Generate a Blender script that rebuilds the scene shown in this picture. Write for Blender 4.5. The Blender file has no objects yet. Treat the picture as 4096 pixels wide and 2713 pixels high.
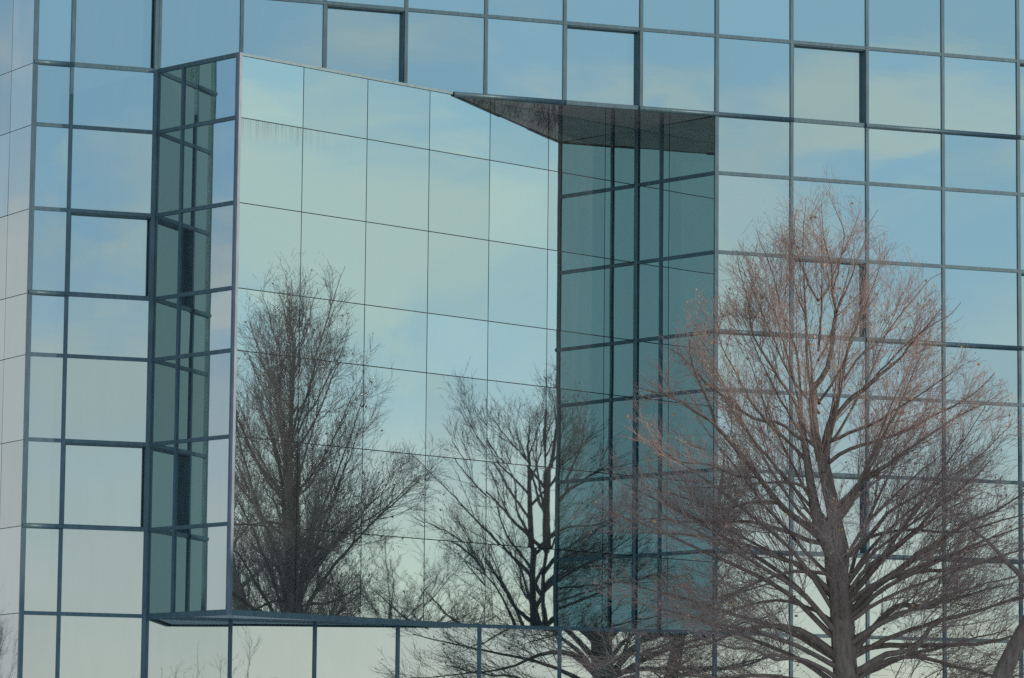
import bpy, math
import numpy as np
from mathutils import Vector, Matrix

S = bpy.context.scene
COL = S.collection
rng = np.random.default_rng(11)

# ------------------------------------------------------------------ survey of the building (metres)
ROWZ = [16.457, 14.98, 13.888, 12.414, 10.942, 9.87, 8.398, 6.913, 5.421]      # transom heights, top to bottom
Z_TOP, Z_LOW = 17.945, 3.935
COLX = [-2.174, -1.525, 0.012, 1.524, 3.058, 4.587, 6.111, 7.632, 9.135, 10.641, 12.15, 13.691, 15.262, 16.845, 18.37, 19.895, 21.42]
A, B, C, J = 0, 1, 2, 9
PT = np.array([0.921, -2.020])
QT = np.array([9.824, 1.896])
PC = np.array([COLX[C], 0.0])
PJ = np.array([COLX[J], 0.0])
RU = (QT - PT) / np.linalg.norm(QT - PT)
RLEN = float(np.linalg.norm(QT - PT))
def along(g, p, u):                      # distance along the wall line p + s u of the sight line through the surveyed point g
    e = np.array(g) - np.array([-17.1542, -66.1439]); w_ = np.array(p) - np.array([-17.1542, -66.1439])
    return float((e[0] * w_[1] - e[1] * w_[0]) / (e[1] * u[0] - e[0] * u[1]))
RJ = [0.0] + [along(g, PT, RU) for g in
              [(2.281, -1.35), (3.641, -0.764), (4.998, -0.18), (6.353, 0.403), (7.704, 0.984), (9.05, 1.564)]] + [RLEN]
XM = PT[0] + (-PT[1]) / RU[1] * RU[0]           # where the long bay wall crosses the main wall
SUN_AZ, SUN_EL = math.radians(-38), math.radians(10.5)
GLOW_AZ = math.radians(-16)          # the bright thin cloud low in the sky

# ------------------------------------------------------------------ materials
def new_mat(name):
    m = bpy.data.materials.new(name); m.use_nodes = True
    nt = m.node_tree
    for n in list(nt.nodes): nt.nodes.remove(n)
    o = nt.nodes.new('ShaderNodeOutputMaterial'); b = nt.nodes.new('ShaderNodeBsdfPrincipled')
    nt.links.new(b.outputs[0], o.inputs[0])
    return m, nt, b, o

def noise(nt, scale, detail=4, vec=None, rough=0.55):
    n = nt.nodes.new('ShaderNodeTexNoise'); n.inputs['Scale'].default_value = scale
    n.inputs['Detail'].default_value = detail; n.inputs['Roughness'].default_value = rough
    if vec is not None: nt.links.new(vec, n.inputs['Vector'])
    return n

def ramp(nt, fac, stops):
    r = nt.nodes.new('ShaderNodeValToRGB'); nt.links.new(fac, r.inputs[0])
    e = r.color_ramp.elements
    while len(e) < len(stops): e.new(0.5)
    for k, (p, c) in enumerate(stops):
        e[k].position = p; e[k].color = (*c, 1) if len(c) == 3 else c
    return r

def mapped(nt, scale=(1, 1, 1), src='Object'):
    t = nt.nodes.new('ShaderNodeTexCoord'); m = nt.nodes.new('ShaderNodeMapping')
    m.inputs['Scale'].default_value = scale; nt.links.new(t.outputs[src], m.inputs[0])
    return m.outputs[0]

def glass_mat(name, tint, dirt=0.5, ripple=0.00030, streaks=False):
    """reflective coated glass: a tinted mirror under a thin film of dust"""
    m, nt, b, o = new_mat(name)
    b.inputs['Metallic'].default_value = 1
    b.inputs['Base Color'].default_value = (*tint, 1)
    b.inputs['Roughness'].default_value = 0.012
    geo = nt.nodes.new('ShaderNodeNewGeometry')
    n1 = noise(nt, 1.1, 1.5, geo.outputs['Position'])
    mp = nt.nodes.new('ShaderNodeMapping'); mp.inputs['Scale'].default_value = (0.8, 0.8, 5.0)
    nt.links.new(geo.outputs['Position'], mp.inputs[0])
    n2 = noise(nt, 1.3, 1.0, mp.outputs[0])
    ad = nt.nodes.new('ShaderNodeMath'); ad.operation = 'MULTIPLY_ADD'
    nt.links.new(n2.outputs[0], ad.inputs[0]); ad.inputs[1].default_value = 0.28; nt.links.new(n1.outputs[0], ad.inputs[2])
    bp = nt.nodes.new('ShaderNodeBump'); bp.inputs['Strength'].default_value = 1; bp.inputs['Distance'].default_value = ripple
    nt.links.new(ad.outputs[0], bp.inputs['Height']); nt.links.new(bp.outputs[0], b.inputs['Normal'])
    oi = nt.nodes.new('ShaderNodeObjectInfo'); hs = nt.nodes.new('ShaderNodeHueSaturation'); hs.inputs['Color'].default_value = (*tint, 1)
    mr = nt.nodes.new('ShaderNodeMapRange'); nt.links.new(oi.outputs['Random'], mr.inputs[0]); mr.inputs[3].default_value = 0.93; mr.inputs[4].default_value = 1.06
    nt.links.new(mr.outputs[0], hs.inputs['Value']); nt.links.new(hs.outputs[0], b.inputs['Base Color'])
    d = nt.nodes.new('ShaderNodeBsdfDiffuse'); d.inputs[0].default_value = (0.42, 0.45, 0.44, 1)
    mx = nt.nodes.new('ShaderNodeMixShader')
    mp2 = nt.nodes.new('ShaderNodeMapping'); mp2.inputs['Scale'].default_value = (2.2, 2.2, 0.35)
    nt.links.new(geo.outputs['Position'], mp2.inputs[0])
    n3 = noise(nt, 2.0, 6, mp2.outputs[0], 0.65)
    r = ramp(nt, n3.outputs[0], [(0.3, (0.025 * dirt * 2,) * 3), (0.75, (0.10 * dirt * 2,) * 3)])
    nt.links.new(r.outputs[0], mx.inputs[0]); nt.links.new(b.outputs[0], mx.inputs[1]); nt.links.new(d.outputs[0], mx.inputs[2])
    last = mx
    if streaks:                                     # rust and dirt runs below the upper joint of the bay
        g2 = nt.nodes.new('ShaderNodeSeparateXYZ'); nt.links.new(geo.outputs['Position'], g2.inputs[0])
        mp3 = nt.nodes.new('ShaderNodeMapping'); mp3.inputs['Scale'].default_value = (30, 30, 0.5)
        nt.links.new(geo.outputs['Position'], mp3.inputs[0])
        n4 = noise(nt, 1.0, 3, mp3.outputs[0])
        fade = nt.nodes.new('ShaderNodeMapRange'); nt.links.new(g2.outputs[2], fade.inputs[0])
        fade.inputs[1].default_value = ROWZ[2] - 0.42; fade.inputs[2].default_value = ROWZ[2] - 0.01
        fade.inputs[3].default_value = 0; fade.inputs[4].default_value = 0.55
        top = nt.nodes.new('ShaderNodeMath'); top.operation = 'LESS_THAN'; nt.links.new(g2.outputs[2], top.inputs[0]); top.inputs[1].default_value = ROWZ[2]
        side = nt.nodes.new('ShaderNodeMapRange'); nt.links.new(g2.outputs[0], side.inputs[0])
        side.inputs[1].default_value = 3.4; side.inputs[2].default_value = 2.2; side.inputs[3].default_value = 0; side.inputs[4].default_value = 1
        r4 = ramp(nt, n4.outputs[0], [(0.45, (0,) * 3), (0.7, (1,) * 3)])
        f = r4.outputs[0]
        for q in (fade, top, side):
            mm = nt.nodes.new('ShaderNodeMath'); mm.operation = 'MULTIPLY'; nt.links.new(f, mm.inputs[0]); nt.links.new(q.outputs[0], mm.inputs[1]); f = mm.outputs[0]
        d2 = nt.nodes.new('ShaderNodeBsdfDiffuse'); d2.inputs[0].default_value = (0.13, 0.12, 0.09, 1)
        mx2 = nt.nodes.new('ShaderNodeMixShader'); nt.links.new(f, mx2.inputs[0]); nt.links.new(mx.outputs[0], mx2.inputs[1]); nt.links.new(d2.outputs[0], mx2.inputs[2])
        last = mx2
    nt.links.new(last.outputs[0], o.inputs[0])
    return m

def metal_mat(name, col, rough=0.45, var=0.18, metallic=0.25):
    m, nt, b, o = new_mat(name)
    v = mapped(nt, (6, 6, 1.2)); n = noise(nt, 2.5, 5, v)
    lo = tuple(c * (1 - var) for c in col); hi = tuple(min(1, c * (1 + var)) for c in col)
    r = ramp(nt, n.outputs[0], [(0.35, lo), (0.7, hi)]); nt.links.new(r.outputs[0], b.inputs['Base Color'])
    b.inputs['Roughness'].default_value = rough; b.inputs['Metallic'].default_value = metallic
    return m

def bark_mat(name, c1, c2, scale=9):
    m, nt, b, o = new_mat(name)
    v = mapped(nt, (1, 1, 0.25)); n = noise(nt, scale, 8, v, 0.7)
    r = ramp(nt, n.outputs[0], [(0.3, c1), (0.7, c2)]); nt.links.new(r.outputs[0], b.inputs['Base Color'])
    b.inputs['Roughness'].default_value = 0.85
    bp = nt.nodes.new('ShaderNodeBump'); bp.inputs['Strength'].default_value = 0.7; bp.inputs['Distance'].default_value = 0.015
    nt.links.new(n.outputs[0], bp.inputs['Height']); nt.links.new(bp.outputs[0], b.inputs['Normal'])
    return m

def twig_mat(name, c1, c2, rough=0.5):
    m, nt, b, o = new_mat(name)
    n = noise(nt, 3.0, 3, mapped(nt)); r = ramp(nt, n.outputs[0], [(0.35, c1), (0.65, c2)])
    nt.links.new(r.outputs[0], b.inputs['Base Color']); b.inputs['Roughness'].default_value = rough
    return m

TINT = (0.43, 0.555, 0.555)
M_GLASS = glass_mat('coated_glass', TINT)
M_GLASS_BAY = glass_mat('coated_glass_streaked', (0.45, 0.575, 0.565), streaks=True, ripple=0.00030)
M_SOFFIT = glass_mat('soffit_glass', (0.93, 0.86, 0.86), dirt=3.0)
for n_ in M_SOFFIT.node_tree.nodes:
    if n_.type == 'BSDF_DIFFUSE': n_.inputs[0].default_value = (0.47, 0.33, 0.30, 1)
M_PALE = metal_mat('pale_painted_panel', (0.74, 0.74, 0.70), rough=0.4, var=0.06, metallic=0)
M_FRAME = metal_mat('painted_aluminium', (0.086, 0.150, 0.174))
M_POST = metal_mat('anodised_aluminium', (0.15, 0.185, 0.225), rough=0.5, metallic=0.3)
M_DARK = metal_mat('dark_seal', (0.022, 0.022, 0.022), rough=0.8, metallic=0)
M_CORE = metal_mat('inner_wall', (0.03, 0.03, 0.032), rough=0.9, metallic=0)
M_ROOF = metal_mat('roof_gravel', (0.25, 0.24, 0.23), rough=0.95, metallic=0)
M_BARK = bark_mat('linden_bark', (0.125, 0.088, 0.070), (0.34, 0.245, 0.190), 14)
M_TWIG = twig_mat('linden_twig', (0.33, 0.205, 0.17), (0.50, 0.35, 0.29), 0.4)
M_BARK2 = bark_mat('dark_bark', (0.05, 0.043, 0.041), (0.11, 0.092, 0.084))
M_TWIG2 = twig_mat('dark_twig', (0.06, 0.045, 0.04), (0.10, 0.075, 0.065), 0.7)
M_LEAF = twig_mat('withered_leaf', (0.50, 0.22, 0.09), (0.72, 0.45, 0.25), 0.6)
M_NEEDLE = twig_mat('conifer_needles', (0.018, 0.030, 0.020), (0.045, 0.060, 0.035), 0.8)

# ------------------------------------------------------------------ object helpers
def link(name, data, parent=None):
    o = bpy.data.objects.new(name, data); COL.objects.link(o)
    if parent is not None: o.parent = parent
    return o

def tag(o, label=None, cat=None, group=None, kind=None):
    if label: o['label'] = label
    if cat: o['category'] = cat
    if group: o['group'] = group
    if kind: o['kind'] = kind
    return o

def empty(name, loc=(0, 0, 0)):
    o = link(name, None); o.location = loc; o.empty_display_size = 0.3
    return o

class MB:
    def __init__(s): s.v = []; s.f = []; s.n = 0
    def add(s, v, f):
        s.v += [tuple(map(float, p)) for p in v]; s.f += [tuple(i + s.n for i in q) for q in f]; s.n += len(v)
    def box8(s, p):         # 4 bottom then 4 top, counter clockwise from above
        s.add(p, [(3, 2, 1, 0), (4, 5, 6, 7), (0, 1, 5, 4), (1, 2, 6, 5), (2, 3, 7, 6), (3, 0, 4, 7)])
    def beam(s, a, b, z0, z1, o0, o1):     # along a plan segment; outward = to the right of a->b
        a = np.array(a, float); b = np.array(b, float); d = (b - a) / np.linalg.norm(b - a); n = np.array([d[1], -d[0]])
        q = [a + n * o1, b + n * o1, b + n * o0, a + n * o0]
        s.box8([(*p, z0) for p in q] + [(*p, z1) for p in q])
    def half_round(s, a, b, z, h, o, k=9):    # bullnose rail
        a = np.array(a, float); b = np.array(b, float); d = (b - a) / np.linalg.norm(b - a); n = np.array([d[1], -d[0]])
        prof = [(-0.02, -h / 2)] + [(o * math.sin(math.pi * i / (k - 1)) ** 0.7 if 0 < i < k - 1 else 0.004, -h / 2 * math.cos(math.pi * i / (k - 1))) for i in range(k)] + [(-0.02, h / 2)]
        m = len(prof)
        v = [(*(a + n * x), z + y) for x, y in prof] + [(*(b + n * x), z + y) for x, y in prof]
        f = [(i, i + m, (i + 1) % m + m, (i + 1) % m) for i in range(m)]
        s.add(v, [tuple(reversed(q)) for q in f] + [tuple(range(m)), tuple(reversed(range(m, 2 * m)))])
    def prism(s, poly, z0, z1):
        m = len(poly)
        s.add([(*p, z0) for p in poly] + [(*p, z1) for p in poly],
              [tuple(reversed(range(m))), tuple(range(m, 2 * m))] + [(i, (i + 1) % m, (i + 1) % m + m, i + m) for i in range(m)])
    def build(s, name, mat, parent=None, smooth=False):
        me = bpy.data.meshes.new(name); me.from_pydata(s.v, [], s.f); me.materials.append(mat); me.validate(); me.update()
        if smooth: me.polygons.foreach_set('use_smooth', [True] * len(me.polygons))
        return link(name, me, parent)

def pane(name, parent, a, b, s0, s1, z0, z1, mat, out=0.0, gap=0.006, tilt=0.0017, bulge=0.0011, thick=0.010, n=7):
    """one sheet of glass on the plan line a->b between distances s0 and s1, slightly tilted and pillowed"""
    a = np.array(a, float); b = np.array(b, float); d = (b - a) / np.linalg.norm(b - a); nn = np.array([d[1], -d[0]])
    s0 += gap; s1 -= gap; z0 += gap; z1 -= gap
    tx, tz = rng.normal(0, tilt, 2); bl = rng.normal(0.2, 1) * bulge
    w, h = (s1 - s0) / 2, (z1 - z0) / 2
    v = []; f = []
    for j in range(n):
        for i in range(n):
            u, t = -1 + 2 * i / (n - 1), -1 + 2 * j / (n - 1)
            off = out + tx * u * w + tz * t * h + bl * (1 - u * u) * (1 - t * t)
            p = a + d * (s0 + w * (1 + u)) + nn * off
            v.append((p[0], p[1], z0 + h * (1 + t)))
    for j in range(n - 1):
        for i in range(n - 1):
            k = j * n + i; f.append((k, k + 1, k + n + 1, k + n))
    nf = len(f)
    cs = [0, n - 1, n * n - 1, n * n - n]; base = len(v)
    for c in cs:
        p = np.array(v[c][:2]) - nn * thick; v.append((p[0], p[1], v[c][2]))
    rim = [[i for i in range(n)], [n - 1 + j * n for j in range(n)], [n * n - 1 - i for i in range(n)], [n * n - n - j * n for j in range(n)]]
    for k in range(4): f.append(tuple([base + k] + [base + (k + 1) % 4] + list(reversed(rim[k]))))
    f.append((base + 3, base + 2, base + 1, base))
    me = bpy.data.meshes.new(name); me.from_pydata(v, [], f); me.materials.append(mat)
    me.polygons.foreach_set('use_smooth', [i < nf for i in range(len(f))]); me.update()
    # keep the rim hard so that the face's smooth normals are those of the sheet
    se = me.attributes.new('sharp_edge', 'BOOLEAN', 'EDGE')
    rimset = set()
    for r_ in rim:
        for i in range(n - 1): rimset.add(frozenset((r_[i], r_[i + 1])))
    se.data.foreach_set('value', [frozenset(e.vertices) in rimset for e in me.edges])
    return link(name, me, parent)

# ------------------------------------------------------------------ the office building
bld = empty('office_building', (0, 0, 0))
tag(bld, 'glass office building of mirrored teal panes with a wedge shaped bay', 'building')

MAIN_A, MAIN_B = (COLX[0], 0.0), (COLX[-1], 0.0)
def msx(i): return COLX[i] - COLX[0]
ZS = [Z_TOP] + ROWZ + [Z_LOW]                       # ZS[r], ZS[r+1] bound row r-1 .. r
RECESS = {(1, 1), (1, 4), (1, 7), (1, 10), (1, 13), (4, 1), (4, 10), (4, 13), (7, 1), (7, 10), (7, 13)}
BULL = {2, 5, 8}                                    # index in ZS of the bullnose transoms (rows 1, 4, 7)
RD = 0.115
for r in range(len(ZS) - 1):
    for c in range(len(COLX) - 1):
        if 2 <= r <= 8 and C <= c < J: continue     # the bay and the alcove take this part
        z1, z0 = ZS[r], ZS[r + 1]
        if (r, c) in RECESS:
            w = empty('recessed_window'); w.parent = bld
            m = MB(); x0, x1 = COLX[c], COLX[c + 1]; t = 0.02
            m.beam((x0 + 0.031, 0), (x0 + 0.031 + t, 0), z0 + 0.03, z1 - 0.03, -RD - 0.03, 0.004)
            m.beam((x1 - 0.031 - t, 0), (x1 - 0.031, 0), z0 + 0.03, z1 - 0.03, -RD - 0.03, 0.004)
            m.beam((x0 + 0.031 + t, 0), (x1 - 0.031 - t, 0), z0 + 0.03, z0 + 0.03 + t, -RD - 0.03, 0.004)
            m.beam((x0 + 0.031 + t, 0), (x1 - 0.031 - t, 0), z1 - 0.03 - t, z1 - 0.03, -RD - 0.03, 0.004)
            m.build('window_frame', M_FRAME, w)
            pane('window_glass', w, MAIN_A, MAIN_B, msx(c) + 0.045, msx(c + 1) - 0.045, z0 + 0.045, z1 - 0.045, M_GLASS, out=-RD, tilt=0.0009)
        else:
            pane('window_pane', bld, MAIN_A, MAIN_B, msx(c), msx(c + 1), z0, z1, M_GLASS)

MW, MP = 0.031, 0.030
def mullion(parent, x, z0, z1, w=MW):
    m = MB(); m.beam((x - w, 0), (x + w, 0), z0, z1, -0.03, MP); m.build('mullion', M_FRAME, parent)
for i, x in enumerate(COLX):
    if i == 0: continue
    if i in (C, J): mullion(bld, x + (0.0 if i == J else -0.035), Z_LOW - 1.5, Z_TOP, 0.036 if i == J else 0.034)
    elif C < i < J:
        mullion(bld, x, ROWZ[1] + 0.02, Z_TOP); mullion(bld, x, Z_LOW - 1.5, ROWZ[8] - 0.03)
    else: mullion(bld, x, Z_LOW - 1.5, Z_TOP)
m = MB(); m.beam((COLX[0] - 0.04, 0), (COLX[0] + 0.036, 0), Z_LOW - 1.5, Z_TOP, -0.05, 0.036); m.build('corner_post', M_FRAME, bld)
m = MB(); m.beam((COLX[C] + 0.004, 0), (COLX[C] + 0.05, 0), Z_LOW - 1.5, Z_TOP, -0.03, 0.026); m.build('mullion', M_FRAME, bld)

TH, TP = 0.033, 0.026
for r in range(1, len(ZS)):
    z = ZS[r]
    spans = [(0, len(COLX) - 1)] if not (3 <= r <= 8) else [(0, C), (J, len(COLX) - 1)]
    if r == 2: spans = [(0, C), ('m', len(COLX) - 1)]
    for (i0, i1) in spans:
        x0 = XM + 0.02 if i0 == 'm' else COLX[i0]; x1 = COLX[i1]
        m = MB()
        m.beam((x0, 0), (x1, 0), z - TH, z + TH, -0.03, TP)
        tr = m.build('transom', M_FRAME, bld)
        if r in BULL:                               # rounded rails, flat where a recessed window stands above
            xs = [x for x in COLX if x0 < x < x1]; ends = [x0] + xs + [x1]
            runs = []
            for q in range(len(ends) - 1):
                mid = (ends[q] + ends[q + 1]) / 2
                c = max(k for k in range(len(COLX)) if COLX[k] <= mid)
                if (r - 1, c) in RECESS: continue
                if runs and abs(runs[-1][1] - ends[q]) < 1e-6: runs[-1][1] = ends[q + 1]
                else: runs.append([ends[q], ends[q + 1]])
            for (s0, s1) in runs:
                m = MB(); m.half_round((s0 - 0.03, 0), (s1 + 0.03, 0), z, 0.094, 0.066); m.build('bullnose_rail', M_FRAME, bld, True)

# far left end wall: flush butt jointed panes
E1 = np.array([-2.379, 0.978]); AP = np.array([COLX[0], 0.0])
eu = (E1 - AP) / np.linalg.norm(E1 - AP); ew = float(np.linalg.norm(E1 - AP))
EEND = AP + eu * (ew + 1.5 * 5)
end = MB(); es = [0.03, ew] + [ew + 1.5 * k for k in range(1, 6)]
end.beam(EEND, AP, Z_LOW - 1.5, Z_TOP, -0.06, -0.012)
endo = end.build('end_wall', M_DARK, bld)
L_E = float(np.linalg.norm(EEND - AP))
for r in range(len(ZS) - 1):
    for k in range(len(es) - 1):
        pane('flush_pane', endo, EEND, AP, L_E - es[k + 1], L_E - es[k], ZS[r + 1], ZS[r], M_GLASS)

# dark core behind the glass, plinth and roof
def inset_core(poly, z0, z1, mb): mb.prism(poly, z0, z1)
core = MB()
back = 9.0
core.prism([(COLX[0] + 0.25, 0.22), (COLX[-1] - 0.05, 0.22), (COLX[-1] - 0.05, back), (EEND[0] + 0.35, back), (EEND[0] + 0.35, EEND[1])], Z_LOW, ROWZ[8] - 0.05)
core.prism([(COLX[0] + 0.25, 0.22), (COLX[-1] - 0.05, 0.22), (COLX[-1] - 0.05, back), (EEND[0] + 0.35, back), (EEND[0] + 0.35, EEND[1])], ROWZ[1] + 0.05, Z_TOP)
core.prism([(COLX[0] + 0.25, 0.22), (COLX[C] + 0.2, 0.22), (XM - 0.3, 0.22), (QT[0] - 0.1, QT[1] + 0.22), (QT[0] + 0.15, QT[1] + 0.22), (PJ[0] + 0.2, 0.3),
            (COLX[-1] - 0.05, 0.22), (COLX[-1] - 0.05, back), (EEND[0] + 0.35, back), (EEND[0] + 0.35, EEND[1])], ROWZ[8] - 0.052, ROWZ[8] + 0.062)
core.prism([(COLX[0] + 0.25, 0.22), (COLX[C] + 0.1, 0.22), (PT[0] + 0.1, PT[1] + 0.35), (QT[0] - 0.1, QT[1] + 0.22), (QT[0] + 0.15, QT[1] + 0.22), (PJ[0] + 0.2, 0.3),
            (COLX[-1] - 0.05, 0.22), (COLX[-1] - 0.05, back), (EEND[0] + 0.35, back), (EEND[0] + 0.35, EEND[1])], ROWZ[8] + 0.06, ROWZ[1] + 0.02)
core.build('inner_wall', M_CORE, bld)
m = MB(); m.prism([(COLX[0] + 0.03, 0.03), (COLX[-1], 0.03), (COLX[-1], back), (EEND[0] + 0.08, back), (EEND[0] + 0.08, EEND[1])], 0.0, Z_LOW - 0.035); m.build('plinth_wall', M_CORE, bld)
m = MB(); m.prism([(COLX[0] - 0.03, -0.03), (COLX[-1] + 0.03, -0.03), (COLX[-1] + 0.03, back + 0.03), (EEND[0] - 0.03, back + 0.03), (EEND[0] - 0.03, EEND[1])], Z_TOP + 0.002, Z_TOP + 0.12); m.build('roof', M_ROOF, bld)

# projecting bay: bottom rail and top flashing as the part, panes, posts and joints as its pieces
Zb, Zt = ROWZ[8], ROWZ[1]
ldir = (PT - PC) / np.linalg.norm(PT - PC); llen = float(np.linalg.norm(PT - PC))
bay = MB()
bay.beam(PC + ldir * 0.05, PT, Zb - 0.05, Zb + 0.045, -0.04, 0.028)
bay.beam(PT, QT - RU * 0.03, Zb - 0.05, Zb + 0.045, -0.04, 0.028)
top_rail = MB(); top_rail.beam(PC + ldir * 0.05, PT, Zt - 0.036, Zt + 0.036, -0.04, 0.030)
top_rail.beam(PT, np.array([XM, 0]) , Zt - 0.016, Zt + 0.030, -0.04, 0.024)
top_rail.prism([tuple(PC + (0.06, -0.01)), tuple(PT + (0.0, 0.03)), (XM - 0.05, -0.01)], Zt + 0.01, Zt + 0.028)
bayo = bay.build('projecting_bay', M_FRAME, bld)
top_rail.build('top_rail', M_FRAME, bayo)
# dark seal sheet behind the butt joints
m = MB(); m.beam(PT, QT, Zb, Zt - 0.017, -0.035, -0.009); m.build('joint_seal', M_DARK, bayo)
ROWS_B = ROWZ[1:]
for r in range(len(ROWS_B) - 1):
    for k in range(len(RJ) - 1):
        z1, z0 = ROWS_B[r], ROWS_B[r + 1]
        pane('flush_pane', bayo, PT, QT, RJ[k] + (0.03 if k == 0 else 0), RJ[k + 1] - (0.02 if k == len(RJ) - 2 else 0),
             z0 + (0.04 if r == len(ROWS_B) - 2 else 0), z1 - (0.012 if r == 0 else 0), M_GLASS_BAY, gap=0.008, tilt=0.0006)
L1 = along((0.317, -0.627), PC, ldir)
for r in range(len(ROWS_B) - 1):
    z1, z0 = ROWS_B[r], ROWS_B[r + 1]
    pane('side_pane', bayo, PC, PT, 0.03, L1, z0, z1, M_GLASS)
    pane('side_pane', bayo, PC, PT, L1, llen - 0.02, z0, z1, M_GLASS)
    if r > 0:
        m = MB(); m.beam(PC + ldir * 0.05, PT - ldir * 0.02, z1 - TH, z1 + TH, -0.03, TP); m.build('transom', M_FRAME, bayo)
m = MB(); m.beam(PC + ldir * (L1 - 0.026), PC + ldir * (L1 + 0.026), Zb + 0.046, Zt - 0.037, -0.03, 0.030); m.build('mullion', M_FRAME, bayo)
nL = np.array([ldir[1], -ldir[0]]); nR = np.array([RU[1], -RU[0]])
# corner post: two faces of bright aluminium with a chamfered nose
po = PT
poly = [po + nL * 0.034 - ldir * 0.05, po + nL * 0.034 + nR * 0.004, po + nL * 0.012 + nR * 0.030, po + nR * 0.030 + RU * 0.045, po - nR * 0.03 + RU * 0.045, po - nL * 0.03 - ldir * 0.05]
m = MB(); m.prism([tuple(p) for p in poly], Zb - 0.051, Zt + 0.034); m.build('corner_post', M_POST, bayo)
# underside of the wedge
def soffit(name, tri, z, parent, mat, flip):
    m = MB(); m.prism([tuple(p) for p in tri], z, z + 0.01); return m.build(name, mat, parent)
soffit('soffit', [PC + (0.1, -0.005), PT + RU * 0.1 + nR * -0.045, (XM - 0.15, -0.005)], Zb - 0.014, bayo, M_PALE, True)
m = MB(); m.prism([(0.09, -0.03), (0.26, -0.40), (XM - 1.05, -0.40), (XM - 0.16, -0.03)], Zb - 0.026, Zb - 0.0155); m.build('soffit_channel', M_FRAME, bayo)

# alcove cut in the main wall beside the bay
alc = MB()
jd = (PJ - QT) / np.linalg.norm(PJ - QT); jl = float(np.linalg.norm(PJ - QT))
alc.prism([(XM + 0.05, 0.02), (PJ[0] - 0.05, 0.02), tuple(QT + (0.03, -0.05)), tuple(QT + (-0.04, -0.06))], Zb - 0.03, Zb - 0.01)
alc.beam(QT - jd * 0.02, PJ, Zb - 0.05, Zb + 0.045, -0.04, 0.028)
alco = alc.build('alcove', M_FRAME, bld)
JL = [0.02, 0.62 / 1.984 * jl, jl]
for r in range(len(ROWS_B) - 1):
    z1, z0 = ROWS_B[r], ROWS_B[r + 1]
    for k in range(2): pane('side_pane', alco, QT, PJ, JL[k], JL[k + 1], z0, z1, M_GLASS)
    if r > 0:
        m = MB(); m.beam(QT + jd * 0.02, PJ - jd * 0.03, z1 - TH, z1 + TH, -0.03, TP); m.build('transom', M_FRAME, alco)
m = MB(); m.beam(QT + jd * (JL[1] - 0.026), QT + jd * (JL[1] + 0.026), Zb + 0.046, Zt - 0.02, -0.03, 0.030); m.build('mullion', M_FRAME, alco)
m = MB(); m.prism([tuple(QT + (-0.055, -0.024)), tuple(QT + (-0.028, -0.050)), tuple(QT + jd * 0.05 - np.array([jd[1], -jd[0]]) * -0.03), tuple(QT + (0.05, 0.05)), tuple(QT + (-0.03, 0.05))], Zb, Zt - 0.01); m.build('inner_corner_post', M_FRAME, alco)
soffit('soffit', [(XM + 0.08, 0.03), (PJ[0] - 0.06, 0.03), tuple(QT + (0.02, -0.03)), tuple(QT + (-0.03, -0.03))], Zt - 0.028, alco, M_SOFFIT, True)

# ------------------------------------------------------------------ bare trees
def tubes(P, R, sides):
    """P (N,S,3) poly-lines, R (N,S) radii -> verts, quads"""
    N, K, _ = P.shape
    T = np.gradient(P, axis=1); T /= np.linalg.norm(T, axis=2, keepdims=True) + 1e-9
    ref = np.where(np.abs(T[..., 2:3]) > 0.9, np.array([1.0, 0, 0]), np.array([0, 0, 1.0]))
    ref = np.broadcast_to(ref[:, :1], T.shape)
    U = np.cross(T, ref); U /= np.linalg.norm(U, axis=2, keepdims=True) + 1e-9
    V = np.cross(T, U)
    a = np.arange(sides) / sides * 2 * np.pi
    v = P[:, :, None] + R[:, :, None, None] * (np.cos(a)[None, None, :, None] * U[:, :, None] + np.sin(a)[None, None, :, None] * V[:, :, None])
    idx = np.arange(N * K * sides).reshape(N, K, sides)
    q = np.stack([idx[:, :-1], np.roll(idx, -1, 2)[:, :-1], np.roll(idx, -1, 2)[:, 1:], idx[:, 1:]], -1).reshape(-1, 4)
    return v.reshape(-1, 3), q

def mesh_np(name, parts, mat, parent, smooth=True):
    V = np.concatenate([p[0] for p in parts]); off = 0; Q = []
    for v, q in parts: Q.append(q + off); off += len(v)
    Q = np.concatenate(Q)
    me = bpy.data.meshes.new(name)
    me.vertices.add(len(V)); me.vertices.foreach_set('co', V.astype(np.float32).ravel())
    me.loops.add(Q.size); me.loops.foreach_set('vertex_index', Q.astype(np.int32).ravel())
    me.polygons.add(len(Q)); me.polygons.foreach_set('loop_start', np.arange(len(Q), dtype=np.int32) * 4)
    try: me.polygons.foreach_set('loop_total', np.full(len(Q), 4, np.int32))
    except Exception: pass
    me.polygons.foreach_set('use_smooth', np.full(len(Q), smooth))
    me.materials.append(mat); me.update(); me.validate()
    return link(name, me, parent)

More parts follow.
